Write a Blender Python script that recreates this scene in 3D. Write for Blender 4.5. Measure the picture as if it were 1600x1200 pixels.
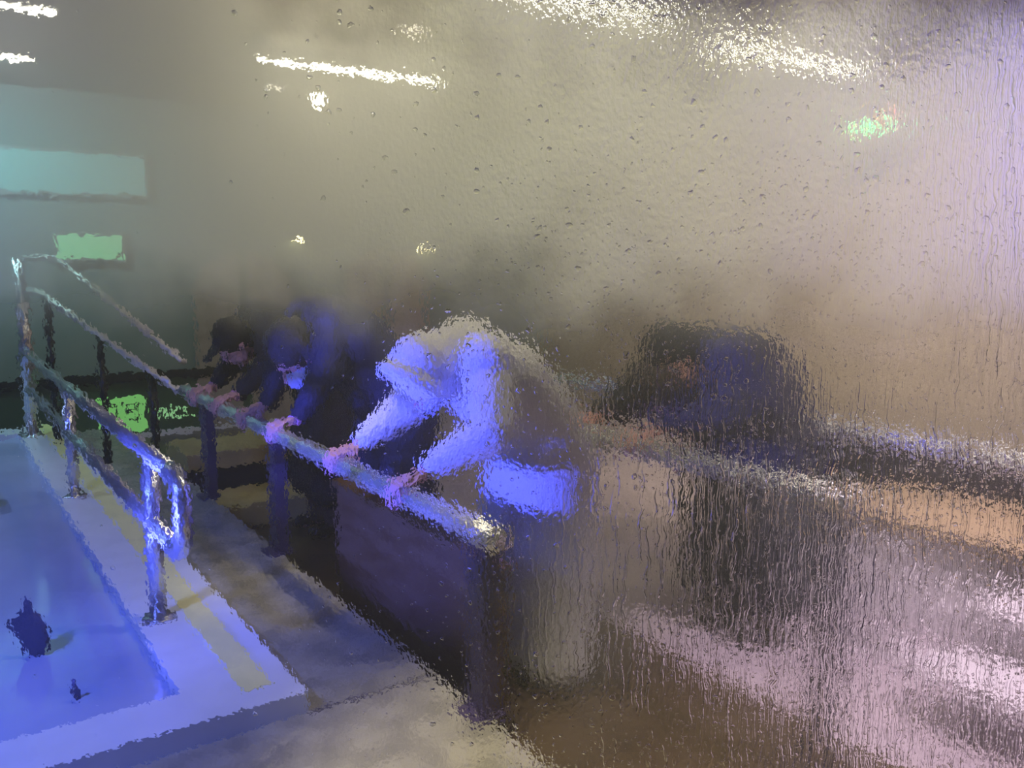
import bpy, bmesh, math, random
from mathutils import Vector, Matrix, Euler
random.seed(7)
for o in list(bpy.data.objects): bpy.data.objects.remove(o)
scn = bpy.context.scene
COL = scn.collection
# ------------------------------------------------------------------ frame of the room
D1 = Vector((-0.5663, 0.8242, 0)); D2 = Vector((0.8242, 0.5663, 0))     # D1 runs along the rails, D2 across them
def W(u, v, z): return D1*u + D2*v + Vector((0, 0, z))
LOW = -0.32                                                             # lower floor level
# ------------------------------------------------------------------ camera
cd = bpy.data.cameras.new('camera'); cam = bpy.data.objects.new('camera', cd); COL.objects.link(cam)
cam.location = (0, 0, 1.6); cam.rotation_euler = (math.pi/2 - math.atan(193/1350), 0, 0)
cd.sensor_width = 36; cd.lens = 36*1350/1600; cd.clip_start = 0.02; cd.clip_end = 100
scn.camera = cam
# ------------------------------------------------------------------ world, lamps, exposure
w = bpy.data.worlds.new('world'); scn.world = w; w.use_nodes = True
w.node_tree.nodes['Background'].inputs[0].default_value = (0.75, 0.72, 0.9, 1)
w.node_tree.nodes['Background'].inputs[1].default_value = 0.015
vs = scn.view_settings; vs.view_transform = 'Standard'; vs.look = 'None'; vs.gamma = 1; vs.use_curve_mapping = False; vs.exposure = 0.0
def lamp(name, kind, loc, target, power, colour, size=0.2, spot=60, blend=0.6, size_y=None):
    l = bpy.data.lights.new(name, kind); l.energy = power; l.color = colour
    if kind == 'AREA':
        l.size = size
        if size_y: l.shape = 'RECTANGLE'; l.size_y = size_y
    else: l.shadow_soft_size = size
    if kind == 'SPOT': l.spot_size = math.radians(spot); l.spot_blend = blend
    o = bpy.data.objects.new(name, l); COL.objects.link(o); o.location = loc
    o.rotation_euler = (Vector(target)-Vector(loc)).to_track_quat('-Z', 'Y').to_euler()
    return o
# blue show lights by the pool (left of the frame), warm downlights and added unseen fills, violet wash far right
lamp('pool_show_light', 'SPOT', W(3.0, -1.0, 0.42), W(3.6, 2.1, 1.22), 980, (0.07, 0.09, 1.0), 0.10, 52, 0.4)
lamp('pool_wash_light', 'SPOT', W(2.1, -1.6, 2.9), W(3.9, -0.35, 0.0), 640, (0.12, 0.19, 1.0), 0.25, 82, 1.0)
lamp('pool_far_light', 'SPOT', W(7.0, -2.2, 2.9), W(7.2, -0.8, 0.0), 260, (0.35, 0.50, 1.0), 0.25, 80, 1.0)
lamp('violet_wash_light', 'SPOT', W(2.2, 6.1, 3.0), W(2.7, 7.4, 1.6), 70, (0.3, 0.22, 1.0), 0.2, 120, 1.0)
lamp('warm_deck_fill', 'SPOT', W(1.8, 1.1, 3.2), W(1.85, 1.65, 0), 420, (1.0, 0.88, 0.58), 0.1, 44, 0.9)  # unseen warm spot placed to brighten the near deck
lamp('warm_deck_fill', 'SPOT', W(3.9, 1.9, 3.2), W(4.0, 1.5, 0), 110, (1.0, 0.88, 0.58), 0.1, 28, 1.0)  # second spot added to lift the dark far deck
lamp('warm_wall_light', 'SPOT', W(3.0, 4.3, 3.2), W(5.0, 7.4, 0.9), 900, (1.0, 0.85, 0.64), 0.3, 110, 1.0)
lamp('warm_hall_light', 'AREA', W(3.0, 2.2, 3.25), W(4.2, 3.2, 0), 30, (1.0, 0.90, 0.62), 1.2, size_y=0.4)
lamp('teal_wall_light', 'AREA', W(8.7, 0.2, 3.2), W(10.0, 0.3, 1.6), 34, (0.38, 0.8, 0.85), 1.2, size_y=0.3)
lamp('rose_floor_fill', 'SPOT', W(1.0, 3.0, 3.1), W(1.35, 3.95, 0), 600, (1.0, 0.80, 0.93), 0.2, 80, 0.8)  # unseen pinkish lamp added to brighten the lower-right floor
lamp('pane_warm_fill', 'SPOT', (0.04, 1.05, 2.50), (0.035, 0.5, 1.67), 62, (1.0, 0.93, 0.40), 0.05, 46, 1.0)  # unseen lamp added close to the pane to warm the fog
lamp('pane_violet_fill', 'SPOT', (0.49, 0.61, 1.70), (0.31, 0.5, 1.67), 5.5, (0.32, 0.26, 1.0), 0.02, 130, 1.0)  # added out of view to tint the right-hand fog violet
lamp('pane_teal_fill', 'SPOT', (-0.74, 0.82, 1.60), (-0.30, 0.5, 1.60), 7, (0.38, 0.55, 1.0), 0.03, 80, 1.0)  # added out of view for a cool tint on the left fog
# ------------------------------------------------------------------ materials
def nmat(name):
    m = bpy.data.materials.new(name); m.use_nodes = True
    nt = m.node_tree; return m, nt, nt.nodes, nt.links, nt.nodes['Principled BSDF']
def mat(name, col, rough=0.5, metal=0.0, var=0.12, scale=8.0, bump=0.0, bscale=60.0, emis=None, es=0.0, coat=0.0, stretch=None, col2=None):
    m, nt, N, L, b = nmat(name)
    b.inputs['Roughness'].default_value = rough; b.inputs['Metallic'].default_value = metal
    b.inputs['Coat Weight'].default_value = coat
    tc = N.new('ShaderNodeTexCoord'); no = N.new('ShaderNodeTexNoise'); no.inputs['Scale'].default_value = scale; no.inputs['Detail'].default_value = 4
    src = tc.outputs['Object']
    if stretch:
        mp = N.new('ShaderNodeMapping'); mp.inputs['Scale'].default_value = stretch; L.new(src, mp.inputs[0]); src = mp.outputs[0]
    L.new(src, no.inputs['Vector'])
    cr = N.new('ShaderNodeValToRGB'); L.new(no.outputs['Fac'], cr.inputs[0])
    a = [c*(1-var) for c in col]; d = [min(1, c*(1+var)) for c in (col2 or col)]
    cr.color_ramp.elements[0].position = 0.35; cr.color_ramp.elements[1].position = 0.65
    cr.color_ramp.elements[0].color = (*a, 1); cr.color_ramp.elements[1].color = (*d, 1)
    L.new(cr.outputs[0], b.inputs['Base Color'])
    if bump:
        n2 = N.new('ShaderNodeTexNoise'); n2.inputs['Scale'].default_value = bscale; n2.inputs['Detail'].default_value = 3; L.new(src, n2.inputs['Vector'])
        bp = N.new('ShaderNodeBump'); bp.inputs['Strength'].default_value = 1.0; bp.inputs['Distance'].default_value = bump
        L.new(n2.outputs['Fac'], bp.inputs['Height']); L.new(bp.outputs[0], b.inputs['Normal'])
    if emis:
        b.inputs['Emission Color'].default_value = (*emis, 1); b.inputs['Emission Strength'].default_value = es
    return m
def tiles(name, c1, c2, mortar, sx, sy, gap=0.01, rough=0.4, rot=0.0, bump=0.002, wall=False):
    # brick texture measured along the room's own axes (object data are built in world axes)
    m, nt, N, L, b = nmat(name)
    tc = N.new('ShaderNodeTexCoord'); 
    mp = N.new('ShaderNodeMapping'); L.new(tc.outputs['Object'], mp.inputs[0])
    if wall:   # rails axis -> X, height -> Y
        mp.vector_type = 'TEXTURE'; mp.inputs['Rotation'].default_value = Euler((math.pi/2, 0, math.atan2(D1.y, D1.x) if wall == 'right' else math.atan2(D2.y, D2.x))).to_matrix().to_euler()
    else:
        mp.vector_type = 'TEXTURE'; mp.inputs['Rotation'].default_value = (0, 0, math.atan2(D2.y, D2.x))
    br = N.new('ShaderNodeTexBrick'); br.offset = 0.0; L.new(mp.outputs[0], br.inputs['Vector'])
    br.inputs['Scale'].default_value = 1.0; br.inputs['Brick Width'].default_value = sx; br.inputs['Row Height'].default_value = sy
    br.inputs['Mortar Size'].default_value = gap; br.inputs['Mortar Smooth'].default_value = 0.3
    br.inputs['Color1'].default_value = (*c1, 1); br.inputs['Color2'].default_value = (*c2, 1); br.inputs['Mortar'].default_value = (*mortar, 1)
    no = N.new('ShaderNodeTexNoise'); no.inputs['Scale'].default_value = 3.0; no.inputs['Detail'].default_value = 5; L.new(tc.outputs['Object'], no.inputs['Vector'])
    mx = N.new('ShaderNodeMix'); mx.data_type = 'RGBA'; mx.blend_type = 'MULTIPLY'; mx.inputs[0].default_value = 0.55
    L.new(br.outputs['Color'], mx.inputs[6]); L.new(no.outputs['Color'], mx.inputs[7])
    cr = N.new('ShaderNodeValToRGB'); L.new(no.outputs['Fac'], cr.inputs[0]); cr.color_ramp.elements[0].color = (.45,.45,.45,1); cr.color_ramp.elements[1].color = (1,1,1,1)
    cr.color_ramp.elements[0].position = .3; cr.color_ramp.elements[1].position = .65
    L.new(cr.outputs[0], mx.inputs[7])
    L.new(mx.outputs[2], b.inputs['Base Color']); b.inputs['Roughness'].default_value = rough
    bp = N.new('ShaderNodeBump'); bp.inputs['Distance'].default_value = bump; bp.invert = True
    L.new(br.outputs['Fac'], bp.inputs['Height']); L.new(bp.outputs[0], b.inputs['Normal'])
    return m
M = {}
M['concrete'] = mat('wet_grey_concrete', (.30,.285,.235), 0.22, var=.12, scale=7, bump=.006, bscale=26, col2=(.36,.34,.27))
M['rail_grey'] = mat('dull_grey_rail', (.62,.60,.54), .35, metal=.25, var=.1)
M['joint'] = mat('joint_sealant', (.10,.09,.11), .4)
M['curb'] = mat('white_painted_curb', (.74,.76,.80), .35, var=.04, bump=.001, bscale=40)
M['cream'] = mat('warm_light_curb_band', (.90,.86,.34), .45, var=.06)  # warm light on the curb, put into the band's colour
M['basin'] = mat('pool_lining', (.55,.62,.80), .3, var=.06)
M['water'] = mat('still_pool_water', (.40,.46,.66), .12, var=.10, scale=1.2, bump=.002, bscale=6)
M['steel'] = mat('wet_stainless_steel', (.66,.66,.68), .27, metal=.9, var=.08, bump=.0010, bscale=55)
M['steel_rough'] = mat('frosted_steel_pipe', (.74,.75,.75), .26, metal=.8, var=.15, bump=.003, bscale=70)
M['post'] = mat('purple_grey_painted_post', (.055,.04,.10), .45, var=.15)
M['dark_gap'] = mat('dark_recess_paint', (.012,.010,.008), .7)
M['floor_low'] = tiles('olive_brown_floor_tiles', (.105,.072,.042), (.09,.065,.04), (.03,.025,.02), .55, .40, .008, .3)
M['floor_pale'] = tiles('pale_mauve_floor_tiles', (.62,.52,.58), (.58,.50,.56), (.40,.34,.38), .4, .4, .006, .35)
M['wall_tan'] = tiles('tan_small_wall_tiles', (.48,.42,.33), (.44,.38,.29), (.30,.24,.19), .11, .11, .008, .5, wall='right')
M['wall_teal'] = mat('grey_green_wall_paint', (.20,.24,.215), .7, var=.06, scale=1.5)
M['wainscot'] = mat('dark_green_wainscot', (.05,.095,.05), .5, var=.25, scale=1.2)
M['ceiling'] = mat('dull_ceiling_paint', (.17,.15,.12), .8, var=.08, scale=1.0)
M['stone'] = mat('yellow_bench_stone', (.42,.34,.13), .5, var=.12, scale=5, bump=.002)
M['brown'] = mat('dark_brown_wood', (.085,.034,.010), .45, var=.35, scale=3, stretch=(1,1,6), coat=.05, col2=(.075,.045,.018))
M['skin'] = mat('skin', (.66,.36,.33), .5, var=.05, bump=.0006, bscale=200)
M['navy'] = mat('navy_padded_cloth', (.010,.012,.036), .62, var=.2, scale=14, bump=.008, bscale=18)
M['black'] = mat('black_cloth', (.014,.014,.028), .75, var=.25, scale=12, bump=.008, bscale=16)
M['char'] = mat('charcoal_wool', (.030,.031,.045), .85, var=.2, scale=12, bump=.01, bscale=18)
M['white_cloth'] = mat('white_fleece', (.78,.78,.80), .85, var=.05, scale=20, bump=.010, bscale=30)
M['mask'] = mat('pale_blue_mask_cloth', (.55,.58,.80), .8, var=.08)
M['hair'] = mat('black_hair', (.012,.009,.009), .5, var=.4, scale=30, stretch=(1,1,6), bump=.004, bscale=80)
M['hair_brown'] = mat('dark_brown_hair', (.045,.028,.026), .5, var=.4, scale=30, stretch=(1,1,6), bump=.004, bscale=80)
M['trouser'] = mat('brown_trouser_cloth', (.06,.035,.028), .8, var=.2, bump=.005, bscale=20)
M['shoe'] = mat('dark_shoe_leather', (.02,.015,.013), .4)
M['eye'] = mat('eye', (.03,.02,.02), .1)
M['pink_knit'] = mat('pink_knit_cuff', (.78,.38,.55), .9, var=.12, scale=60, bump=.006, bscale=120)
M['table'] = mat('tan_table_top', (.62,.46,.27), .35, var=.12, scale=3, stretch=(1,5,1))
M['pale'] = mat('pale_painted_wood', (.74,.69,.75), .5, var=.05)
M['fixture'] = mat('lamp_housing', (.28,.27,.25), .5)
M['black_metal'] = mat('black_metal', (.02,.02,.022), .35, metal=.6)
def emit(name, c, s): return mat(name, c, .5, emis=c, es=s, var=0)
M['tube'] = emit('lit_fluorescent_tube', (1.0,.95,.72), 5.5)
M['downlight'] = emit('lit_downlight', (1.0,.9,.68), 1.3)
M['bulb'] = emit('lit_bulb', (1.0,.88,.6), 200)
M['sconce'] = emit('lit_sconce', (1.0,.85,.4), 6)
M['teal_screen'] = emit('dim_teal_screen', (.26,.50,.46), .15)
M['green_screen'] = emit('green_screen_glow', (.30,.75,.36), .32)
M['green_sign'] = emit('green_sign_face', (.22,.62,.16), .5)
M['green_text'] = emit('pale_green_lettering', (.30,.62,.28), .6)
M['led_green'] = emit('green_led', (.05,1.0,.25), 5.0)
M['led_red'] = emit('red_led', (1.0,.25,.12), 5.0)
M['led_amber'] = emit('amber_led', (1.0,.6,.35), 1.2)
M['arch'] = mat('brown_arch_panel', (.33,.27,.22), .6)
# ------------------------------------------------------------------ object helpers
def link(name, bm, m, parent=None, smooth=False, mods=None):
    me = bpy.data.meshes.new(name); bmesh.ops.recalc_face_normals(bm, faces=bm.faces); bm.to_mesh(me); bm.free()
    if smooth:
        for p in me.polygons: p.use_smooth = True
    me.materials.append(m)
    o = bpy.data.objects.new(name, me); COL.objects.link(o)
    if parent: o.parent = parent
    if mods == 'edge' : 
        b = o.modifiers.new('bevel', 'BEVEL'); b.width = .006; b.segments = 2
    elif mods:
        vox, it = mods
        r = o.modifiers.new('remesh', 'REMESH'); r.mode = 'VOXEL'; r.voxel_size = vox; r.use_smooth_shade = True
        s = o.modifiers.new('smooth', 'SMOOTH'); s.iterations = it; s.factor = .5
    return o
def tag(o, label=None, cat=None, group=None, kind=None):
    if label: o['label'] = label
    if cat: o['category'] = cat
    if group: o['group'] = group
    if kind: o['kind'] = kind
    return o
def thing(name, loc, label, cat, group=None):
    o = bpy.data.objects.new(name, None); COL.objects.link(o); o.location = loc; o.empty_display_size = .1
    bpy.context.view_layer.update()
    return tag(o, label, cat, group)
def pbm(parent):   # points for a child are given in world axes relative to the thing's base
    return Matrix.Translation(-parent.location)
def quadbox(bm, pts):   # 8 points, bottom loop then top loop
    vs_ = [bm.verts.new(p) for p in pts]
    for f in ((0,1,2,3),(4,5,6,7),(0,1,5,4),(1,2,6,5),(2,3,7,6),(3,0,4,7)): bm.faces.new([vs_[i] for i in f])
def boxuv(bm, u0, u1, v0, v1, z0, z1, base=Vector()):
    quadbox(bm, [W(a, b, z)-base for z in (z0, z1) for a, b in ((u0,v0),(u1,v0),(u1,v1),(u0,v1))])
def tube(bm, pts, r, seg=16, cap=True):
    pts = [Vector(p) for p in pts]; n = len(pts); rs = r if isinstance(r, (list, tuple)) else [r]*n
    up = None; rings = []
    for i, p in enumerate(pts):
        t = (pts[min(i+1, n-1)]-pts[max(i-1, 0)]).normalized()
        if up is None: up = Vector((0,0,1)) if abs(t.z) < .9 else Vector((1,0,0))
        a = (up - t*up.dot(t)).normalized(); b = t.cross(a); up = a
        rings.append([bm.verts.new(p + (a*math.cos(k*2*math.pi/seg)+b*math.sin(k*2*math.pi/seg))*rs[i]) for k in range(seg)])
    for i in range(n-1):
        for k in range(seg): bm.faces.new((rings[i][k], rings[i][(k+1)%seg], rings[i+1][(k+1)%seg], rings[i+1][k]))
    if cap: bm.faces.new(rings[0][::-1]); bm.faces.new(rings[-1])
def ell(bm, c, r, rot=None, seg=20):
    m = Matrix.Translation(c) @ (rot.to_4x4() if rot else Matrix()) @ Matrix.Diagonal((*r, 1))
    bmesh.ops.create_uvsphere(bm, u_segments=seg, v_segments=seg//2+2, radius=1, matrix=m)
def cap(bm, p0, p1, r0, r1, seg=16):
    p0 = Vector(p0); p1 = Vector(p1)
    tube(bm, [p0, p1], [r0, r1], seg); ell(bm, p0, (r0,)*3, seg=seg); ell(bm, p1, (r1,)*3, seg=seg)
def chain(bm, pts, rs):
    for i in range(len(pts)-1): cap(bm, pts[i], pts[i+1], rs[i], rs[i+1], 14)
def fillet(a, b, c, r, n=6):   # rounded corner points at b
    a, b, c = Vector(a), Vector(b), Vector(c); p = b+(a-b).normalized()*r; q = b+(c-b).normalized()*r
    return [(p*(1-t)+b*t)*(1-t)+(b*(1-t)+q*t)*t for t in [i/n for i in range(n+1)]]
# ------------------------------------------------------------------ the wet window
def window():
    Y0, TH = 0.50, 0.008
    X, Z0, Z1 = 0.75, 0.95, 2.15
    bm = bmesh.new()
    quadbox(bm, [Vector(p) for p in ((-X,Y0,Z0),(X,Y0,Z0),(X,Y0+TH,Z0),(-X,Y0+TH,Z0),(-X,Y0,Z1),(X,Y0,Z1),(X,Y0+TH,Z1),(-X,Y0+TH,Z1))])
    m = bpy.data.materials.new('dry_glass_face'); m.use_nodes = True; N = m.node_tree.nodes; L = m.node_tree.links; N.clear()
    out = N.new('ShaderNodeOutputMaterial'); g = N.new('ShaderNodeBsdfGlass'); g.inputs['IOR'].default_value = 1.33; g.inputs['Roughness'].default_value = 0.0
    L.new(g.outputs[0], out.inputs[0])
    o = link('window_1', bm, m); tag(o, 'wet fogged window pane streaked with water drops', kind='structure')
    # steamed face: glass with drops and runs, a thin veil of condensation
    m2 = bpy.data.materials.new('wet_steamed_glass_face'); m2.use_nodes = True; nt = m2.node_tree; N = nt.nodes; L = nt.links; N.clear()
    out = N.new('ShaderNodeOutputMaterial')
    geo = N.new('ShaderNodeTexCoord'); sep = N.new('ShaderNodeSeparateXYZ'); L.new(geo.outputs['Object'], sep.inputs[0])
    def val(x):
        return x
    def mth(op, a, b=None, c=None, clamp=False):
        n = N.new('ShaderNodeMath'); n.operation = op; n.use_clamp = clamp
        for i, q in enumerate((a, b, c)):
            if q is None: continue
            if isinstance(q, (int, float)): n.inputs[i].default_value = q
            else: L.new(q, n.inputs[i])
        return n.outputs[0]
    def smooth(x, a, b):
        n = N.new('ShaderNodeMapRange'); n.interpolation_type = 'SMOOTHSTEP'; L.new(x, n.inputs[0])
        n.inputs[1].default_value = a; n.inputs[2].default_value = b; return n.outputs[0]
    k = 0.504/1350
    px = mth('ADD', mth('DIVIDE', sep.outputs[0], k*1000), .8)             # photo-size units, 1.0 = 1000 px at the pane
    py = mth('SUBTRACT', .407, mth('DIVIDE', mth('SUBTRACT', sep.outputs[2], 1.6), k*1000))
    wob = N.new('ShaderNodeTexNoise'); wob.inputs['Scale'].default_value = 14; wob.inputs['Detail'].default_value = 3; L.new(geo.outputs['Object'], wob.inputs['Vector'])
    wv = mth('MULTIPLY', mth('SUBTRACT', wob.outputs['Fac'], .5), .28)
    px2 = mth('ADD', px, wv); py2 = mth('ADD', py, wv)
    def blob(cx, cy, sx, sy):
        a = mth('POWER', mth('DIVIDE', mth('SUBTRACT', px2, cx), sx), 2); b = mth('POWER', mth('DIVIDE', mth('SUBTRACT', py2, cy), sy), 2)
        return mth('POWER', 2.718, mth('MULTIPLY', mth('ADD', a, b), -1))
    upper = mth('SUBTRACT', 1, smooth(py2, .34, .57))
    fog = mth('MULTIPLY', upper, .50)
    fog = mth('ADD', fog, mth('MULTIPLY', blob(.93, .20, .36, .24), .42))
    fog = mth('ADD', fog, mth('MULTIPLY', blob(1.45, 1.05, .30, .34), .10))
    fog = mth('ADD', fog, mth('MULTIPLY', blob(.93, .97, .12, .22), .12))
    fog = mth('ADD', fog, mth('MULTIPLY', smooth(px2, .9, 1.5), .08))
    fog = mth('ADD', fog, mth('MULTIPLY', mth('MULTIPLY', smooth(px2, 1.15, 1.6), mth('SUBTRACT', 1, smooth(py2, .35, .62))), .26))
    fog = mth('MULTIPLY', fog, mth('SUBTRACT', 1, mth('MULTIPLY', mth('MULTIPLY', mth('SUBTRACT', 1, smooth(py2, -.03, .13)), smooth(px2, .36, .50)), mth('SUBTRACT', .85, mth('MULTIPLY', blob(.85, .02, .2, .3), .35)))))
    fog = mth('ADD', fog, .05, clamp=True)
    # drops
    drops = []
    def voro(scale, sz, keep, seedoff, stretch=1.0):
        mp = N.new('ShaderNodeMapping'); mp.inputs['Scale'].default_value = (1, 0, stretch); mp.inputs['Location'].default_value = (seedoff, 0, seedoff); dn = N.new('ShaderNodeTexNoise'); dn.inputs['Scale'].default_value = 300; L.new(geo.outputs['Object'], dn.inputs['Vector'])
        dm = N.new('ShaderNodeVectorMath'); dm.operation = 'MULTIPLY_ADD'; L.new(dn.outputs['Color'], dm.inputs[0]); dm.inputs[1].default_value = (.0035,)*3; L.new(geo.outputs['Object'], dm.inputs[2])
        L.new(dm.outputs[0], mp.inputs[0])
        v = N.new('ShaderNodeTexVoronoi'); v.inputs['Scale'].default_value = scale; v.inputs['Randomness'].default_value = 1; L.new(mp.outputs[0], v.inputs['Vector'])
        s2 = N.new('ShaderNodeSeparateColor'); L.new(v.outputs['Color'], s2.inputs[0])
        rad = mth('MULTIPLY', mth('ADD', mth('MULTIPLY', s2.outputs[1], .6), .4), sz)
        h = mth('SUBTRACT', 1, mth('DIVIDE', v.outputs['Distance'], rad), clamp=True)
        h = mth('SQRT', mth('SUBTRACT', 1, mth('POWER', mth('SUBTRACT', 1, h), 2), clamp=True))
        kf = smooth(mth('SUBTRACT', s2.outputs[0], mth('SUBTRACT', 1, keep)), -.02, .02)
        return mth('MULTIPLY', h, kf)
    right = smooth(px2, .50, .95)
    dens = mth('ADD', mth('MULTIPLY', right, .34), mth('MULTIPLY', blob(.52, .17, .13, .13), .5))
    d1 = voro(170, .28, dens, 3.1)
    dens2 = mth('MULTIPLY', smooth(px2, .40, 1.25), .85)
    d2 = voro(420, .34, mth('MULTIPLY', dens2, mth('ADD', mth('MULTIPLY', smooth(py2, .15, .45), .8), .2)), 9.7, .8)
    # vertical runs
    def runs(sx, sz, off, lo, hi, wamp):
        w1 = N.new('ShaderNodeTexNoise'); w1.inputs['Scale'].default_value = 90; w1.inputs['Detail'].default_value = 2; L.new(geo.outputs['Object'], w1.inputs['Vector'])
        xx = mth('ADD', mth('MULTIPLY', sep.outputs[0], sx), mth('MULTIPLY', w1.outputs['Fac'], wamp))
        cb = N.new('ShaderNodeCombineXYZ'); L.new(xx, cb.inputs[0]); L.new(mth('MULTIPLY', sep.outputs[2], sz), cb.inputs[2]); cb.inputs[1].default_value = off
        n = N.new('ShaderNodeTexNoise'); n.inputs['Scale'].default_value = 1; n.inputs['Detail'].default_value = 1.5; L.new(cb.outputs[0], n.inputs['Vector'])
        return smooth(n.outputs['Fac'], lo, hi)
    low = smooth(py2, .50, .78)
    r1 = mth('MULTIPLY', runs(420, 16, 2.0, .54, .68, 3.2), mth('MAXIMUM', mth('MULTIPLY', smooth(px2, .74, 1.05), low), smooth(px2, 1.38, 1.6)))
    r2 = mth('MULTIPLY', runs(900, 45, 7.0, .48, .66, 3.5), mth('MAXIMUM', mth('MULTIPLY', smooth(px2, .85, 1.2), low), smooth(px2, 1.25, 1.55)))
    gr = N.new('ShaderNodeTexNoise'); gr.inputs['Scale'].default_value = 420; gr.inputs['Detail'].default_value = 2
    mpg = N.new('ShaderNodeMapping'); mpg.inputs['Scale'].default_value = (1, 1, .62); L.new(geo.outputs['Object'], mpg.inputs[0]); L.new(mpg.outputs[0], gr.inputs['Vector'])
    gmask = mth('ADD', mth('MULTIPLY', smooth(px2, .25, 1.0), .48), .06)
    topr = mth('MULTIPLY', mth('SUBTRACT', 1, smooth(py2, .02, .17)), smooth(px2, .55, 1.05))
    gmask = mth('ADD', gmask, mth('MULTIPLY', topr, 1.2))
    grain = mth('MULTIPLY', mth('SUBTRACT', gr.outputs['Fac'], .5), gmask)
    w3 = N.new('ShaderNodeTexNoise'); w3.inputs['Scale'].default_value = 230; w3.inputs['Detail'].default_value = 1; L.new(geo.outputs['Object'], w3.inputs['Vector'])
    H = mth('MULTIPLY', d1, .50)
    H = mth('ADD', H, mth('MULTIPLY', d2, .28))
    H = mth('ADD', H, mth('MULTIPLY', r1, .34)); H = mth('ADD', H, mth('MULTIPLY', r2, .14))
    H = mth('ADD', H, mth('MULTIPLY', grain, .50)); H = mth('ADD', H, mth('MULTIPLY', w3.outputs['Fac'], mth('ADD', mth('MULTIPLY', right, .10), .07)))
    wet = mth('ADD', mth('ADD', mth('MULTIPLY', d1, 1.2), mth('MULTIPLY', d2, .8)), mth('ADD', mth('MULTIPLY', r1, .5), mth('MULTIPLY', r2, .35)), clamp=True)
    fog = mth('MULTIPLY', fog, mth('SUBTRACT', 1, mth('MULTIPLY', wet, .18)))
    bp = N.new('ShaderNodeBump'); bp.inputs['Strength'].default_value = 1; bp.inputs['Distance'].default_value = .0006; L.new(H, bp.inputs['Height'])
    g1 = N.new('ShaderNodeBsdfGlass'); g1.inputs['IOR'].default_value = 1.33; g1.inputs['Roughness'].default_value = .012; L.new(bp.outputs[0], g1.inputs['Normal'])
    g2 = N.new('ShaderNodeBsdfGlass'); g2.inputs['IOR'].default_value = 1.33; g2.inputs['Roughness'].default_value = .42; L.new(bp.outputs[0], g2.inputs['Normal'])
    tr = N.new('ShaderNodeBsdfTranslucent'); tr.inputs['Color'].default_value = (.9,.9,.9,1); bt = N.new('ShaderNodeBump'); bt.inputs['Strength'].default_value = 1; bt.inputs['Distance'].default_value = .0022; L.new(H, bt.inputs['Height']); L.new(bt.outputs[0], tr.inputs['Normal'])
    mA = N.new('ShaderNodeMixShader'); L.new(mth('MULTIPLY', fog, .72), mA.inputs[0]); L.new(g1.outputs[0], mA.inputs[1]); L.new(g2.outputs[0], mA.inputs[2])
    mB = N.new('ShaderNodeMixShader'); L.new(mth('MULTIPLY', fog, .42), mB.inputs[0]); L.new(mA.outputs[0], mB.inputs[1]); L.new(tr.outputs[0], mB.inputs[2])
    L.new(mB.outputs[0], out.inputs[0])
    o.data.materials.append(m2)
    for p in o.data.polygons:
        if abs(p.center.y-(Y0+TH)) < 1e-4: p.material_index = 1
    fr = bmesh.new()
    for x0, x1, z0, z1 in ((-X-.06,-X,Z0-.06,Z1+.06),(X,X+.06,Z0-.06,Z1+.06),(-X,X,Z0-.06,Z0),(-X,X,Z1,Z1+.06)):
        quadbox(fr, [Vector(p) for p in ((x0,Y0-.02,z0),(x1,Y0-.02,z0),(x1,Y0+.04,z0),(x0,Y0+.04,z0),(x0,Y0-.02,z1),(x1,Y0-.02,z1),(x1,Y0+.04,z1),(x0,Y0+.04,z1))])
    link('window_frame', fr, M['black_metal'], o)
    # wall holding the window
    wb = bmesh.new(); R = 3.4
    for x0, x1, z0, z1 in ((-R,-X-.06,0,3.3),(X+.06,R-.6,0,3.3),(-X-.06,X+.06,0,Z0-.06),(-X-.06,X+.06,Z1+.06,3.3)):
        quadbox(wb, [Vector(p) for p in ((x0,Y0-.04,z0),(x1,Y0-.04,z0),(x1,Y0+.06,z0),(x0,Y0+.06,z0),(x0,Y0-.04,z1),(x1,Y0-.04,z1),(x1,Y0+.06,z1),(x0,Y0+.06,z1))])
    tag(link('wall_front', wb, M['wall_teal']), kind='structure')
window()
# ------------------------------------------------------------------ structure
UB, VR, CZ = 10.0, 7.4, 3.3
def struct(name, build, m, **k):
    bm = bmesh.new(); build(bm); return tag(link(name, bm, m, **k), kind='structure')
EDGE = 1.55; CI, CO, CF, CB = 0.66, 1.04, 2.80, 8.95     # deck edge; curb inner, outer, front, back
struct('floor_deck', lambda b: (boxuv(b, -1.8, CB, CO, EDGE, -.40, 0), boxuv(b, -1.8, CF, -3.0, CO, -.40, 0)), M['concrete'])
struct('floor_lower', lambda b: boxuv(b, -3.0, UB, EDGE, 2.95, LOW-.1, LOW), M['floor_low'])
struct('floor_mauve', lambda b: boxuv(b, -3.0, UB, 2.95, VR, LOW-.1, LOW), M['floor_pale'])
struct('floor_hall', lambda b: boxuv(b, CB, UB, -3.0, EDGE, LOW-.1, LOW), M['floor_low'])
struct('wall_back', lambda b: boxuv(b, UB, UB+.12, -3.2, VR+.1, LOW, CZ), M['wall_teal'])
struct('wall_right', lambda b: boxuv(b, -3.0, UB, VR, VR+.12, LOW, CZ), M['wall_tan'])
struct('wall_left', lambda b: boxuv(b, -1.8, UB, -3.12, -3.0, -.4, CZ), M['wall_teal'])
struct('ceiling', lambda b: boxuv(b, -3.0, UB+.1, -3.2, VR+.1, CZ, CZ+.1), M['ceiling'])
struct('trim_1', lambda b: boxuv(b, UB-.03, UB, -3.0, 4.2, LOW, .31), M['wainscot'])
struct('trim_2', lambda b: boxuv(b, UB-.07, UB, -3.0, 4.2, .31, .40), M['dark_gap'])
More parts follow.
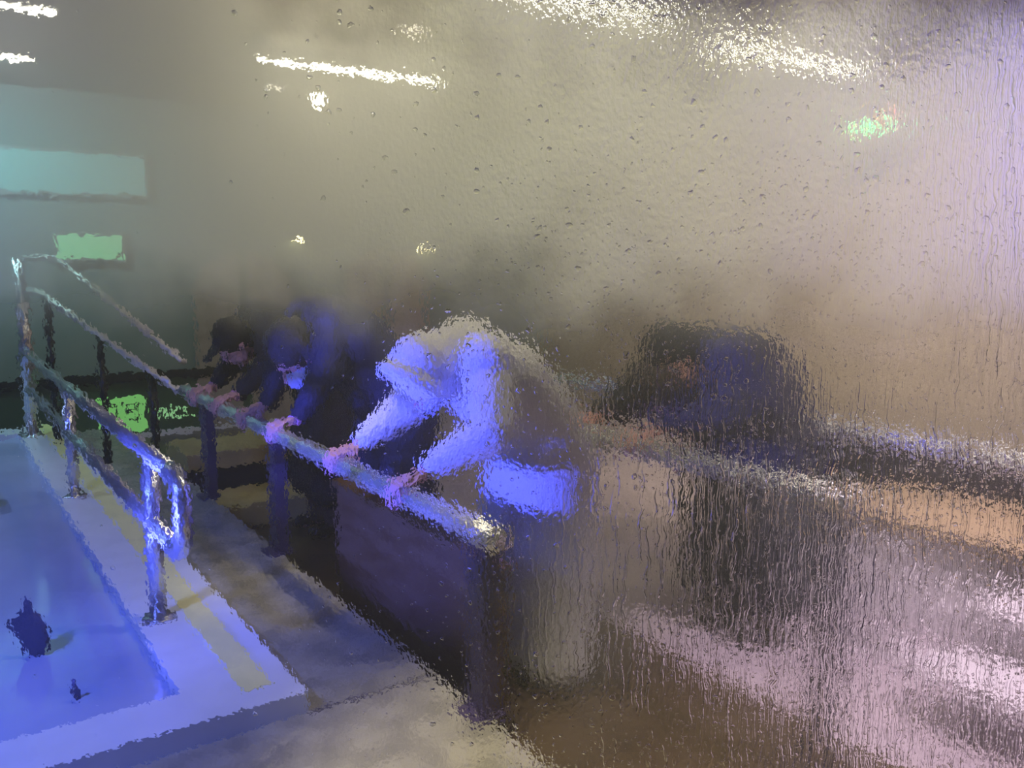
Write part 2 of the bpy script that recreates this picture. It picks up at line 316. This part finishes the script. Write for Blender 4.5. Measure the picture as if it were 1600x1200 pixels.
struct('trim_3', lambda b: boxuv(b, UB-.06, UB-.03, -3.0, 4.2, LOW, LOW+.05), M['pale'])
# deck joints and the wet kerb line beside the curb
struct('trim_4', lambda b: (boxuv(b, CF-.012, CF+.004, CO, EDGE, .0, .0025), boxuv(b, 2.05, 2.062, -1.6, EDGE, 0, .0025)), M['joint'])
# pool: raised white curb ring, basin, water
pool = thing('pool', W(5.8, -1.0, 0), 'sunken rectangular pool with broad white curb glowing blue', 'pool')
P0 = pool.location.copy()
bm = bmesh.new()
boxuv(bm, CF, CB, CI, CO, 0, .08, P0); boxuv(bm, CF, CI+2.38, -2.9, CI, 0, .08, P0); boxuv(bm, CB-.25, CB, -2.9, CI, 0, .08, P0)
link('curb', bm, M['curb'], pool)
bm = bmesh.new(); boxuv(bm, CF+.12, CB, .85, .955, .0795, .083, P0); tag(link('warm_light_band', bm, M['cream'], pool), 'cream band of painted-on warm light along the curb')
bm = bmesh.new(); boxuv(bm, 3.04, CB-.25, -2.9, CI, -.39, -.30, P0); link('basin', bm, M['basin'], pool)
bm = bmesh.new(); boxuv(bm, 3.04, CB-.25, -2.9, CI-.001, -.30, .035, P0); link('water', bm, M['water'], pool)
# droplet reflection shaped as a solid form, and a slim stone, in the pool
def rock(name, at, h, prof, label):
    t = bmesh.new(); n = 14; rings = []
    for (z, r, ox) in prof:
        rings.append([t.verts.new(Vector((ox*h + r*h*math.cos(a)*(1+.25*math.sin(3*a+z*5)), .35*r*h*math.sin(a)*(1+.2*math.cos(5*a+z*9)), z*h))) for a in [k*2*math.pi/n for k in range(n)]])
    for i in range(len(rings)-1):
        for k in range(n): t.faces.new((rings[i][k], rings[i][(k+1)%n], rings[i+1][(k+1)%n], rings[i+1][k]))
    t.faces.new(rings[0][::-1]); t.faces.new(rings[-1])
    o = link(name, t, mat('slate_'+name, (.07,.07,.14), .35, bump=.004), smooth=True); o.location = at
    return tag(o, label, 'rock')
rock('droplet_reflection', (-1.92, 3.27, .03), .26, ((0,.10,.05),(.12,.19,.04),(.35,.24,.01),(.55,.27,-.03),(.62,.22,-.02),(.72,.12,.02),(.85,.05,.0),(1,.012,-.02)), 'jagged grey solid with a tall pointed tip standing in for droplet reflections')
rock('slim_rock', (-1.57, 2.92, .03), .085, ((0,.10,.02),(.3,.15,0),(.7,.13,0),(1,.05,-.02)), 'small slim dark blue stone upright in the pool near its front curb')
bm = bmesh.new(); boxuv(bm, 6.15, 6.5, -.55, .28, .03, .17); o = link('pool_box', bm, M['pale'], mods='edge'); tag(o, 'pale low box standing in the pool at the left edge of the frame', 'box')
# ------------------------------------------------------------------ steel handrail on the pool curb
def flange(bm, c, r=.055, h=.012): tube(bm, [c, c+Vector((0,0,h))], [r, r*.9], 20)
RV = .75
pr = thing('pool_handrail', W(6.1, RV, .08), 'shiny two-bar steel handrail with rounded end bolted to the white pool curb', 'handrail'); B = pr.location.copy()
zu, zl, ue, uf = .80, .50, 3.25, 8.45
for nm, z in (('upper_bar', zu), ('lower_bar', zl)):
    bm = bmesh.new(); tube(bm, [W(uf-.1*0, RV, z)-B, W(ue+.16, RV, z)-B], .035, 20); link(nm, bm, M['steel'], pr, True)
bm = bmesh.new()
a, b_, c_, d_ = W(ue+.16, RV, zu), W(ue, RV, zu), W(ue, RV, zl), W(ue+.16, RV, zl)
tube(bm, [p-B for p in [a]+fillet(a, b_, c_, .13, 8)+fillet(b_, c_, d_, .13, 8)+[d_]], .036, 20); link('end_loop', bm, M['steel'], pr, True)
for u in (3.77, 6.12):
    bm = bmesh.new(); tube(bm, [W(u, RV, .08)-B, W(u, RV, zu-.03)-B], .036, 20); po = link('post', bm, M['steel'], pr, True)
    bm = bmesh.new(); flange(bm, W(u, RV, .08)-B, .075); link('flange', bm, M['steel'], po, True)
# tall corner post
tp = thing('tall_corner_post', W(8.55, RV, .08), 'tall bright steel post at the far corner of the pool curb', 'post'); B = tp.location.copy()
bm = bmesh.new(); tube(bm, [W(8.55, RV, .08)-B, W(8.55, RV, 1.62)-B], .055, 20); link('pole', bm, M['steel'], tp, True)
bm = bmesh.new(); flange(bm, W(8.55, RV, .08)-B, .11); link('flange', bm, M['steel'], tp, True)
# sloping stair rail from the tall post down towards the big pipe
sr = thing('stair_handrail', W(7.6, 1.2, 0), 'thin sloping two-bar handrail running down from the tall corner post', 'handrail'); B = sr.location.copy()
def bar(name, pts, r, m, parent): 
    bm = bmesh.new(); tube(bm, [Vector(p)-B for p in pts], r, 14); return link(name, bm, m, parent, True)
A1, A2 = Vector((-3.97, 7.62, 1.62)), Vector((-2.43, 6.35, .86))
A0 = W(8.62, RV+.05, 1.62)
bar('upper_bar', [A0]+fillet(A0, A1, A2, .08, 5)+[A2], .026, M['rail_grey'], sr)
B1, B2 = Vector((-3.95, 7.25, 1.34)), Vector((-2.25, 6.1, .58))
B0 = W(8.5, RV+.05, 1.34)
bar('lower_bar', [B0]+fillet(B0, B1, B2, .08, 5)+[B2], .026, M['rail_grey'], sr)
for t in (.06, .42, .74):
    q = B1.lerp(B2, t); bar('post', [(q.x, q.y, 0.0 if q.x < -3.4 else .0), (q.x, q.y, q.z)], .03, M['black_metal'], sr)
# ------------------------------------------------------------------ thick queue rails
def perf_post(parent, base, u, v, z0, z1, wid=.115, name='post'):
    # plate with a column of round holes, folded to an angle section
    bm = bmesh.new(); n = max(3, int(round((z1-z0)/.115))); ch = (z1-z0)/n; S = 16
    for ci in range(n):
        zc = z0+ch*(ci+.5); ring = []; sq = []
        for k in range(S):
            a = 2*math.pi*(k+.5)/S; ca, sa = math.cos(a), math.sin(a); mx = max(abs(ca), abs(sa))
            ring.append(bm.verts.new(W(u+ca*.022, v, zc+sa*.022)-base)); sq.append(bm.verts.new(W(u+ca/mx*wid/2, v, zc+sa/mx*ch/2)-base))
        for k in range(S): bm.faces.new((ring[k], ring[(k+1)%S], sq[(k+1)%S], sq[k]))
    bm2 = bm
    o = link(name, bm2, M['post'], parent); s = o.modifiers.new('thick', 'SOLIDIFY'); s.thickness = .008; s.offset = 0
    bm = bmesh.new(); boxuv(bm, u-wid/2-.004, u-wid/2+.004, v-.004, v+.06, z0, z1, base); link('web', bm, M['post'], o)
    bm = bmesh.new(); boxuv(bm, u-wid*.7, u+wid*.7, v-.05, v+.08, z0, z0+.01, base); link('foot_plate', bm, M['post'], o)
    return o
def queue_rail(v, z, u0, u1, posts, r, zb, label):
    t = thing('queue_rail', W((u0+u1)/2, v, zb), label, 'rail', 'thick pipe queue rails'); base = t.location.copy()
    bm = bmesh.new(); n = 24; tube(bm, [W(u0+(u1-u0)*i/n, v, z)-base for i in range(n+1)], r, 24); pp = link('pipe', bm, M['steel_rough'], t, True)
    for uu in (u0, u1):
        bm = bmesh.new(); tube(bm, [W(uu-.012, v, z)-base, W(uu+.012, v, z)-base], r*1.06, 24); link('end_cap', bm, M['steel'], pp, True)
    for u in posts: perf_post(t, base, u, v-.0, zb, z-r*.6)
    return t
PZ = .68
queue_rail(EDGE-.02, PZ, 2.32, 6.35, (2.45, 4.55, 5.9), .045, 0, 'thick silver pipe rail along the deck edge gripped by several hands')
queue_rail(2.65, .76, 1.75, 6.0, (1.85, 4.0, 5.9), .045, LOW, 'thick pipe rail in the middle, gripped by the person in charcoal')
queue_rail(3.95, .72, .3, 5.6, (.42, 3.6, 5.5), .05, LOW, 'rearmost pipe rail behind the person in charcoal, above the tan table')
# ------------------------------------------------------------------ bench, brown panel
t = thing('stone_bench', W(7.05, 2.3, LOW), 'low yellow stone bench with dark recess beyond the pipe rail', 'bench'); B = t.location.copy()
bm = bmesh.new(); boxuv(bm, 6.7, 7.35, 1.6, 3.6, 0, .13, B); link('seat_slab', bm, M['stone'], t, mods='edge')
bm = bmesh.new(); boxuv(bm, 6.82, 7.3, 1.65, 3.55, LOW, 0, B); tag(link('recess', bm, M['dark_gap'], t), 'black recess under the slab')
bm = bmesh.new(); boxuv(bm, 6.08, 6.62, 1.56, 2.55, LOW, LOW+.17); tag(link('stone_step', bm, M['stone'], mods='edge'), 'broad yellow stone step in front of the stone bench', 'step')
t = thing('low_wooden_barrier', W(3.3, 1.72, LOW), 'low dark brown wooden barrier standing behind the front pipe rail', 'barrier'); B = t.location.copy()
bm = bmesh.new(); boxuv(bm, 2.55, 4.05, 1.69, 1.73, LOW, .46, B); link('panel', bm, M['brown'], t)
bm = bmesh.new(); boxuv(bm, 2.53, 4.07, 1.675, 1.745, .46, .49, B); link('top_rail', bm, M['brown'], t)
# ------------------------------------------------------------------ people
FACE = math.atan2(-D2.y, -D2.x)
def person(u, v, railv, railz, label, coat_m, hem, head_kind, hands=(.30, -.30), hs=1.0, hipz=.95, shx=.40, shz=1.45, headx=.64, headz=1.36, bulk=1.0, leg_m='trouser', yaw=0, headr=1.0):
    root = thing('person', W(u, v, LOW), label, 'person'); root.rotation_euler = (0, 0, FACE+yaw)
    V = Vector; rx = v-railv; rz = railz-LOW
    # ---- body
    bm = bmesh.new()
    hip = V((-.02,0,hipz)); ch = V((shx*.72,0,hipz+(shz-hipz)*.72)); nk = V((shx+.04,0,shz-.01))
    chain(bm, [hip+V((-.02,0,0)), hip.lerp(ch,.5), ch], [.13,.115,.135])
    for s in (1,-1):
        chain(bm, [V((0,s*.09,hipz-.02)), V((.05,s*.11,.50)), V((-.02,s*.12,.09))], [.085,.06,.042])
        chain(bm, [V((shx-.03,s*.10,shz-.05)), V((shx,s*.19,shz-.06))], [.10,.062])
        cap(bm, V((-.05,s*.12,.05)), V((.12,s*.13,.035)), .04, .032)
        hy = hands[0] if s > 0 else hands[1]
        wr = V((rx-.105, hy, rz+.085)); el = V((shx+.08, (hy+s*.22)/2+s*.10, shz-.32))
        chain(bm, [V((shx,s*.19,shz-.06)), el, wr], [.052,.042,.027])
    # head on a neck, face turned down towards the water
    hc = V((headx,0,headz)); fd = V((.62,0,-.78)); upv = V((.78,0,.62))
    rot = Matrix((fd, V((0,1,0)), upv)).transposed(); k = headr
    chain(bm, [nk, hc-fd*.03-upv*.07], [.062,.055])
    def hp(x, y, z): return hc + rot @ V((x*k, y*k, z*k))
    ell(bm, hp(0,0,.02), (.097*k,.076*k,.105*k), rot); ell(bm, hp(.035,0,-.055), (.062*k,.052*k,.062*k), rot)
    ell(bm, hp(.10,0,-.02), (.020*k,.013*k,.028*k), rot); ell(bm, hp(.112,0,-.034), (.012*k,.014*k,.010*k), rot)
    ell(bm, hp(.088,0,-.068), (.010*k,.024*k,.008*k), rot); ell(bm, hp(.078,0,-.102), (.020*k,.020*k,.014*k), rot)
    for s in (1,-1):
        ell(bm, hp(0,s*.080,-.01), (.020*k,.008*k,.032*k), rot); ell(bm, hp(.083,s*.032,.018), (.012*k,.020*k,.007*k), rot)
    # hands closed on the pipe: palm on top, four bent fingers in front, thumb round the back
    for s in (1,-1):
        hy = hands[0] if s > 0 else hands[1]; R = .045
        c = V((rx, hy, rz))
        def rp(ang, y, rr): return c + V((math.cos(ang)*rr, y, math.sin(ang)*rr))
        D = math.radians
        for j in range(4):
            y = (j-1.5)*.0215*hs
            cap(bm, V((rx-.105, hy+y*.45, rz+.085)), rp(D(100), y, R+.016*hs), .017*hs, .0125*hs, 10)
            end = (-35, -48, -42, -18)[j if s > 0 else 3-j]; ln = [D(100), D(62), D(18), D(end)]
            chain(bm, [rp(a_, y*1.12, R+.010*hs) for a_ in ln], [.0115*hs,.0105*hs,.0098*hs,.0085*hs])
        ty = -s*.042*hs
        chain(bm, [V((rx-.075, hy+ty*.5, rz+.075)), rp(D(140), ty*1.15, R+.013*hs), rp(D(176), ty*1.3, R+.011*hs), rp(D(208), ty*1.2, R+.010*hs)], [.017*hs,.0135*hs,.0115*hs,.0095*hs])
    body = link('body', bm, M['skin'], root, True, (.0075, 3))
    for s in (1,-1):
        bm = bmesh.new(); ell(bm, hp(.088,s*.032,.002), (.010*k,.012*k,.008*k), rot, 12); link('eye', bm, M['eye'], root, True)
    # ---- clothes
    g = .035*bulk
    bm = bmesh.new()
    tw = .10*bulk
    for yy in (-tw, 0, tw):
        chain(bm, [hip+V((-.03,yy,0)), hip.lerp(ch,.5)+V((-.03,yy*1.05,.03)), ch+V((0,yy*1.2,.02)), V((shx,yy*1.3,shz-.05))], [.14+g,.14+g,.13+g,.085+g])
    for s in (1,-1):
        hy = hands[0] if s > 0 else hands[1]
        wr = V((rx-.125, hy, rz+.10)); el = V((shx+.08, (hy+s*.22)/2+s*.10, shz-.32))
        chain(bm, [V((shx,s*.17,shz-.07)), el, wr], [.075+g,.062+g*.8,.042+g*.3])
    hz = hem
    for yy in (-.12, -.04, .04, .12):
        chain(bm, [V((-.04,yy,hipz)), V((.0,yy*1.35,(hipz+hz)/2)), V((.01,yy*1.6,hz+.08))], [.14+g,.145+g,.13+g])
    link('coat', bm, coat_m, root, True, (.014, 5))
    for s in (1,-1):
        hy = hands[0] if s > 0 else hands[1]
        wr = V((rx-.112, hy, rz+.09)); bm = bmesh.new(); dv = (wr-V((rx-.18, hy, rz+.13))).normalized()
        cap(bm, wr-dv*.03, wr+dv*.012, .036*hs, .032*hs); link('cuff', bm, M['pink_knit'], root, True, (.008, 2))
        bm = bmesh.new(); chain(bm, [V((0,s*.10,hipz-.05)), V((.05,s*.12,.50)), V((-.02,s*.13,.10))], [.12,.092,.078]); link('trouser_leg', bm, M[leg_m], root, True, (.014, 3))
        bm = bmesh.new(); cap(bm, V((-.06,s*.13,.052)), V((.14,s*.14,.045)), .052, .044); link('shoe', bm, M['shoe'], root, True, (.012, 2))
    # ---- head cover
    if head_kind == 'hood':
        bm = bmesh.new(); ell(bm, hp(-.045,0,.04), (.150,.150,.165), rot); cap(bm, hp(-.07,0,.02), V((shx,0,shz)), .13, .13)
        tube(bm, [hp(.04+.02*abs(math.sin(a)), .130*math.cos(a), .035+.150*math.sin(a)) for a in [i*math.pi/12-.35 for i in range(15)]], .034, 10)
        link('hood', bm, coat_m, root, True, (.012, 4))
        bm = bmesh.new(); ell(bm, hp(.052,0,-.062), (.070,.068,.055), rot); tag(link('face_mask', bm, M['mask'], root, True), 'pale blue face mask')
    else:
        hm = M['hair_brown'] if 'brown' in head_kind else M['hair']
        bm = bmesh.new(); ell(bm, hp(-.018,0,.045), (.112*k,.097*k,.112*k), rot)
        if 'long' in head_kind:
            for s in (1,-1): chain(bm, [hp(-.03,s*.075,.05), hp(-.01,s*.088,-.06), hp(0,s*.088,-.06)+V((.01,0,-.10))], [.045,.042,.025])
        ell(bm, hp(-.055,0,-.02), (.060*k,.085*k,.09*k), rot)
        link('hair', bm, hm, root, True, (.010, 2))
        if 'mask' in head_kind:
            bm = bmesh.new(); ell(bm, hp(.052,0,-.055), (.073*k,.070*k,.062*k), rot); tag(link('face_mask', bm, M['mask'], root, True), 'pale blue face mask')
        if 'cap' in head_kind:
            bm = bmesh.new(); ell(bm, hp(-.01,0,.075), (.118,.104,.085), rot); ell(bm, hp(.12,0,.075), (.085,.075,.012), rot); link('cap', bm, M['black'], root, True, (.008, 2))
    return root
RV1 = EDGE-.02
person(5.72, 2.30, RV1, PZ, 'person in black coat and cap at the far end of the front rail, head bowed', M['black'], .30, 'cap', (.28, -.24), 1.25, hipz=1.02, shz=1.58, headx=.58, headz=1.38, bulk=1.25, headr=1.2)
person(4.48, 2.22, RV1, PZ, 'person in navy coat with pale face mask leaning over the front rail', M['navy'], .28, 'long mask', (.06, -.44), 1.25, hipz=1.04, shz=1.66, headx=.54, headz=1.42, bulk=1.35, headr=1.35)
person(3.20, 2.32, RV1, PZ, 'person in bright white hooded coat bent over the front pipe rail', M['white_cloth'], .04, 'hood', (.22, -.42), 1.1, hipz=1.0, shx=.36, shz=1.55, headx=.56, headz=1.41, bulk=1.35, leg_m='trouser')
person(2.85, 3.42, 2.65, .76, 'person in charcoal coat bent over the middle rail, right of the white coat', M['char'], .24, 'brown long', (.02, -.40), 1.1, hipz=1.0, shx=.36, shz=1.53, headx=.60, headz=1.30, bulk=1.75)
# ------------------------------------------------------------------ right-hand side: shade board, and glass reflections built as solid things
bm = bmesh.new(); boxuv(bm, .35, 3.55, 4.98, 5.02, LOW, .42); tag(link('shade_band_board', bm, M['black_metal'], mods='edge'), 'low dark board standing in for the shade below the rearmost pipe rail', 'barrier')  # dark board put in for the shade below the pipe
t = thing('reflected_table', Vector((2.35, 4.5, LOW)), 'reflection of a low tan table built solid beyond the rearmost pipe rail', 'table'); B = t.location.copy()  # glass reflection of a table, built as a solid beyond the pane
t0, t1, v0, v1, tz = 1.55, 2.95, 4.15, 4.95, .24
bm = bmesh.new(); boxuv(bm, t0, t1, v0, v1, tz-.035, tz, B); link('table_top', bm, M['table'], t, mods='edge')
bm = bmesh.new(); boxuv(bm, t0+.02, t1-.02, v0+.02, v0+.045, LOW+.01, tz-.036, B); tag(link('side_panel', bm, M['pale'], t), 'pale panel added to cover the shaded floor under the table top')  # pale panel added to hide the dark floor below the table
for a in (t0+.05, t1-.05):
    for b in (v0+.075, v1-.05):
        bm = bmesh.new(); boxuv(bm, a-.025, a+.025, b-.025, b+.025, LOW, tz-.035, B); link('leg', bm, M['table'], t)
t = thing('reflected_stool', W(1.35, 3.75, LOW), 'reflection of white steps built as a stool at the right edge of the frame', 'stool'); B = t.location.copy()  # reflected white steps, added as a solid stool
for k, (a0, a1, z) in enumerate(((3.30, 3.62, -.06), (3.62, 3.95, .16))):
    bm = bmesh.new(); boxuv(bm, .7, 1.86-.1*k, a0, a1, z-.04, z, B); link('tread', bm, M['pale'], t, mods='edge')
for a in (.72, 1.68):
    bm = bmesh.new(); boxuv(bm, a, a+.03, 3.33, 3.92, LOW, -.10, B); link('side_panel', bm, M['pale'], t)
# louvred panel and wire crate: reflections in the pane, added as solids
t = thing('reflected_louvres', W(2.45, 4.02, LOW), 'reflection of pale louvres built as a small panel below the rearmost rail', 'panel'); B = t.location.copy()
bm = bmesh.new()
for a in (2.12, 2.42): boxuv(bm, a, a+.02, 3.70, 3.73, LOW, .28, B)
boxuv(bm, 2.12, 2.44, 3.70, 3.73, .26, .28, B); boxuv(bm, 2.12, 2.44, 3.70, 3.73, LOW, LOW+.02, B); link('frame', bm, M['pale'], t)
bm = bmesh.new()
for i in range(12):
    z = LOW+.05+i*.046; quadbox(bm, [W(a, b, zz)-B for (zz, o_) in ((z, 0), (z+.006, 0)) for a, b in ((2.14,3.70),(2.42,3.70),(2.42,3.735),(2.14,3.735))])
link('slats', bm, M['pale'], t)
t = thing('reflected_crate', W(1.5, 3.9, .0), 'reflection of grey mesh built as a wire crate behind the white steps', 'crate'); B = t.location.copy(); t.location = W(1.5, 4.1, LOW); B = t.location.copy()
bm = bmesh.new(); c0, c1, d0, d1_, zt = 1.30, 1.90, 3.98, 4.10, .32
for i in range(22):
    z = LOW+.01+i*.029; tube(bm, [W(c0, d0, z)-B, W(c1, d0, z)-B], .0035, 6); tube(bm, [W(c1, d0, z)-B, W(c1, d1_, z)-B], .0035, 6)
for i in range(10):
    u = c0+(c1-c0)*i/9; tube(bm, [W(u, d0, LOW)-B, W(u, d0, zt)-B], .0035, 6)
link('wire_mesh', bm, M['black_metal'], t)
for a, b in ((c0,d0),(c1,d0),(c0,d1_),(c1,d1_)):
    bm = bmesh.new(); tube(bm, [W(a,b,LOW)-B, W(a,b,zt)-B], .008, 8); link('corner_post', bm, M['black_metal'], t)
# ------------------------------------------------------------------ back wall things
def panel(name, v0, v1, z0, z1, m, label, cat, d=.04):
    t = thing(name, W(UB-.05, (v0+v1)/2, z0), label, cat); B = t.location.copy()
    bm = bmesh.new(); boxuv(bm, UB-.03-d, UB-.001, v0-.03, v1+.03, z0-.03, z1+.03, B); link('housing', bm, M['fixture'], t)
    bm = bmesh.new(); boxuv(bm, UB-.035-d, UB-.03-d, v0, v1, z0, z1, B); link('screen', bm, m, t)
    return t, B
panel('wide_screen', -.3, 2.1, 2.28, 2.68, M['teal_screen'], 'wide dim teal screen high on the back wall', 'screen')
panel('green_monitor', 1.22, 1.84, 1.62, 1.86, M['green_screen'], 'small glowing green monitor on the back wall above the handrail', 'screen')
# green sign with a character, and lettering
t = thing('green_sign', W(UB-.04, 1.75, -.2), 'bright green sign with a dark character low on the green wall', 'sign'); B = t.location.copy()
bm = bmesh.new(); boxuv(bm, UB-.045, UB-.031, 1.50, 1.98, -.24, .14, B); link('sign_face', bm, M['green_sign'], t)
bm = bmesh.new()
for (a0, a1, z0, z1) in ((1.58,1.70,.05,.07),(1.68,1.70,-.12,.07),(1.75,1.92,.05,.07),(1.77,1.79,-.05,.05),(1.77,1.90,-.02,0),(1.88,1.90,-.17,.05),(1.80,1.90,-.11,-.09)):
    boxuv(bm, UB-.049, UB-.045, a0, a1, z0, z1, B)
link('character', bm, M['wainscot'], t)
cu = bpy.data.curves.new('txt', 'FONT'); cu.body = 'nks.'; cu.size = .27; cu.extrude = .004
to = bpy.data.objects.new('tmp_text', cu); COL.objects.link(to); bpy.context.view_layer.update()
me = bpy.data.meshes.new_from_object(to.evaluated_get(bpy.context.evaluated_depsgraph_get())); bpy.data.objects.remove(to)
me.materials.clear(); me.materials.append(M['green_text'])
o = bpy.data.objects.new('wall_lettering', me); COL.objects.link(o); o.location = W(UB-.036, 2.08, -.14)
R3 = Matrix((D2, Vector((0,0,1)), -D1)).transposed(); o.rotation_euler = R3.to_euler()
tag(o, 'pale green hand-written letters nks on the dark green wall', 'lettering')
# arched doors
def arch(name, v0, v1, zt):
    t = bpy.data.objects.new(name, None); COL.objects.link(t); t.location = W(UB-.02, (v0+v1)/2, LOW); tag(t, kind='structure'); B = t.location.copy()
    vm = (v0+v1)/2
    for s, nm in ((-1, 'door_leaf'), (1, 'door_leaf')):
        n = 12; prof = [(vm+s*.05, LOW), (vm+s*.05, zt)]
        for i in range(1, n+1):
            a = i/n*math.pi/2; prof.append((vm+s*(.05+(v1-vm-.05)*math.sin(a)), zt-.42*(1-math.cos(a))))
        prof.append((vm+s*(v1-vm), LOW)); bm = bmesh.new()
        f = [bm.verts.new(W(UB-.05, p[0], p[1])-B) for p in prof]; g = [bm.verts.new(W(UB-.005, p[0], p[1])-B) for p in prof]
        bm.faces.new(f); bm.faces.new(g[::-1])
        for i in range(len(prof)): j = (i+1)%len(prof); bm.faces.new((f[i], f[j], g[j], g[i]))
        link(nm, bm, M['arch'], t)
arch('door_1', 2.55, 3.65, 1.68); arch('door_2', 4.35, 5.45, 1.74)
# ------------------------------------------------------------------ ceiling lights
def strip(u, v0, v1, z, label, slope=0.0):
    t = thing('strip_light', W(u, (v0+v1)/2, CZ), label, 'ceiling light', 'fluorescent strip lights'); B = t.location.copy()
    bm = bmesh.new(); boxuv(bm, u-.06, u+.06, v0, v1, z+.02, CZ, B); link('housing', bm, M['fixture'], t)
    bm = bmesh.new(); tube(bm, [W(u, v0+.03, z)-B, W(u, v1-.03, z)-B], .022, 12); link('tube', bm, M['tube'], t)
strip(7.3, 2.45, 4.20, 3.24, 'long lit strip light on the ceiling beyond the bare bulb')
strip(8.4, -.3, 1.0, 3.24, 'lit strip light cut by the left edge of the frame')
strip(6.75, -.4, .95, 3.24, 'lit strip light at the top left corner of the frame')
strip(4.55, 3.0, 4.4, 3.24, 'bright strip light cut by the top edge of the frame')
strip(4.85, 5.2, 7.1, 3.24, 'lit strip light nearest the tiled wall')
bm = bmesh.new(); boxuv(bm, 6.55, 7.0, 2.3, 4.6, CZ-.10, CZ); tag(link('ceiling_duct', bm, M['fixture'], mods='edge'), 'flat pale ceiling duct running beside the long strip light', 'duct')
for (u, v, lab) in ((5.95, 3.2, 'round recessed downlight at the top of the frame'), (8.6, 3.09, 'round recessed downlight left of the bare bulb')):
    t = thing('downlight', W(u, v, CZ), lab, 'ceiling light', 'recessed downlights'); B = t.location.copy()
    bm = bmesh.new(); tube(bm, [Vector((0,0,0)), Vector((0,0,-.02))], [.11,.10], 24); link('ring', bm, M['pale'], t, True)
    bm = bmesh.new(); tube(bm, [Vector((0,0,-.015)), Vector((0,0,-.024))], .075, 24); link('lens', bm, M['downlight'], t)
t = thing('pendant_bulb', Vector((-1.33, 6.18, CZ)), 'glaring bare bulb hanging from the ceiling', 'lamp')
bm = bmesh.new(); tube(bm, [(0,0,0), (0,0,-.55)], .006, 8); link('cord', bm, M['black_metal'], t)
bm = bmesh.new(); tube(bm, [(0,0,-.50), (0,0,-.57)], .02, 14); link('socket', bm, M['black_metal'], t)
bm = bmesh.new(); ell(bm, Vector((0,0,-.605)), (.045,.045,.052)); link('glass_bulb', bm, M['bulb'], t, True)
for (p, lab) in ((W(UB-.08, 3.75, 1.84), 'small flat lit wall lamp above the arched door on the left'), (W(UB-.08, 5.48, 1.75), 'small flat lit wall lamp beside the arched door on the right')):
    t = thing('wall_lamp', p, lab, 'lamp', 'small wall lamps')
    bm = bmesh.new(); boxuv(bm, -.04, .08, -.10, .10, .016, .03); link('bracket', bm, M['fixture'], t)
    bm = bmesh.new(); ell(bm, Vector((0,0,0)), (.075,.045,.013)); link('diffuser', bm, M['sconce'], t, True)
# led board
t = thing('led_sign', Vector((2.87, 7.15, 2.66)), 'small hanging display with green and red lit segments', 'sign'); t.rotation_euler = (0, 0, 0); B = t.location.copy()
dx, rz_ = Vector((1,0,.0)), 0
def seg(name, x0, x1, z0, z1, m):
    bm = bmesh.new(); bx = [Vector((x, y, z+.24*x)) for z in (z0, z1) for x, y in ((x0,-.012),(x1,-.012),(x1,.0),(x0,.0))]; quadbox(bm, bx); link(name, bm, m, t)
bm = bmesh.new(); quadbox(bm, [Vector((x, y, z+.24*x)) for z in (-.05, .07) for x, y in ((-.17,0),(.17,0),(.17,.03),(-.17,.03))]); link('board', bm, M['fixture'], t)
seg('segment', -.15, -.11, -.03, .03, M['led_amber'])
for i in range(3): seg('segment', -.10+i*.062, -.048+i*.062, -.03, .03, M['led_green'])
seg('segment', .095, .14, -.03, .03, M['led_amber']); seg('segment', .09, .13, .05, .09, M['led_red'])
bm = bmesh.new(); tube(bm, [(0,.015,.05), (0,.015,CZ-2.66)], .006, 8); link('hanger', bm, M['black_metal'], t)
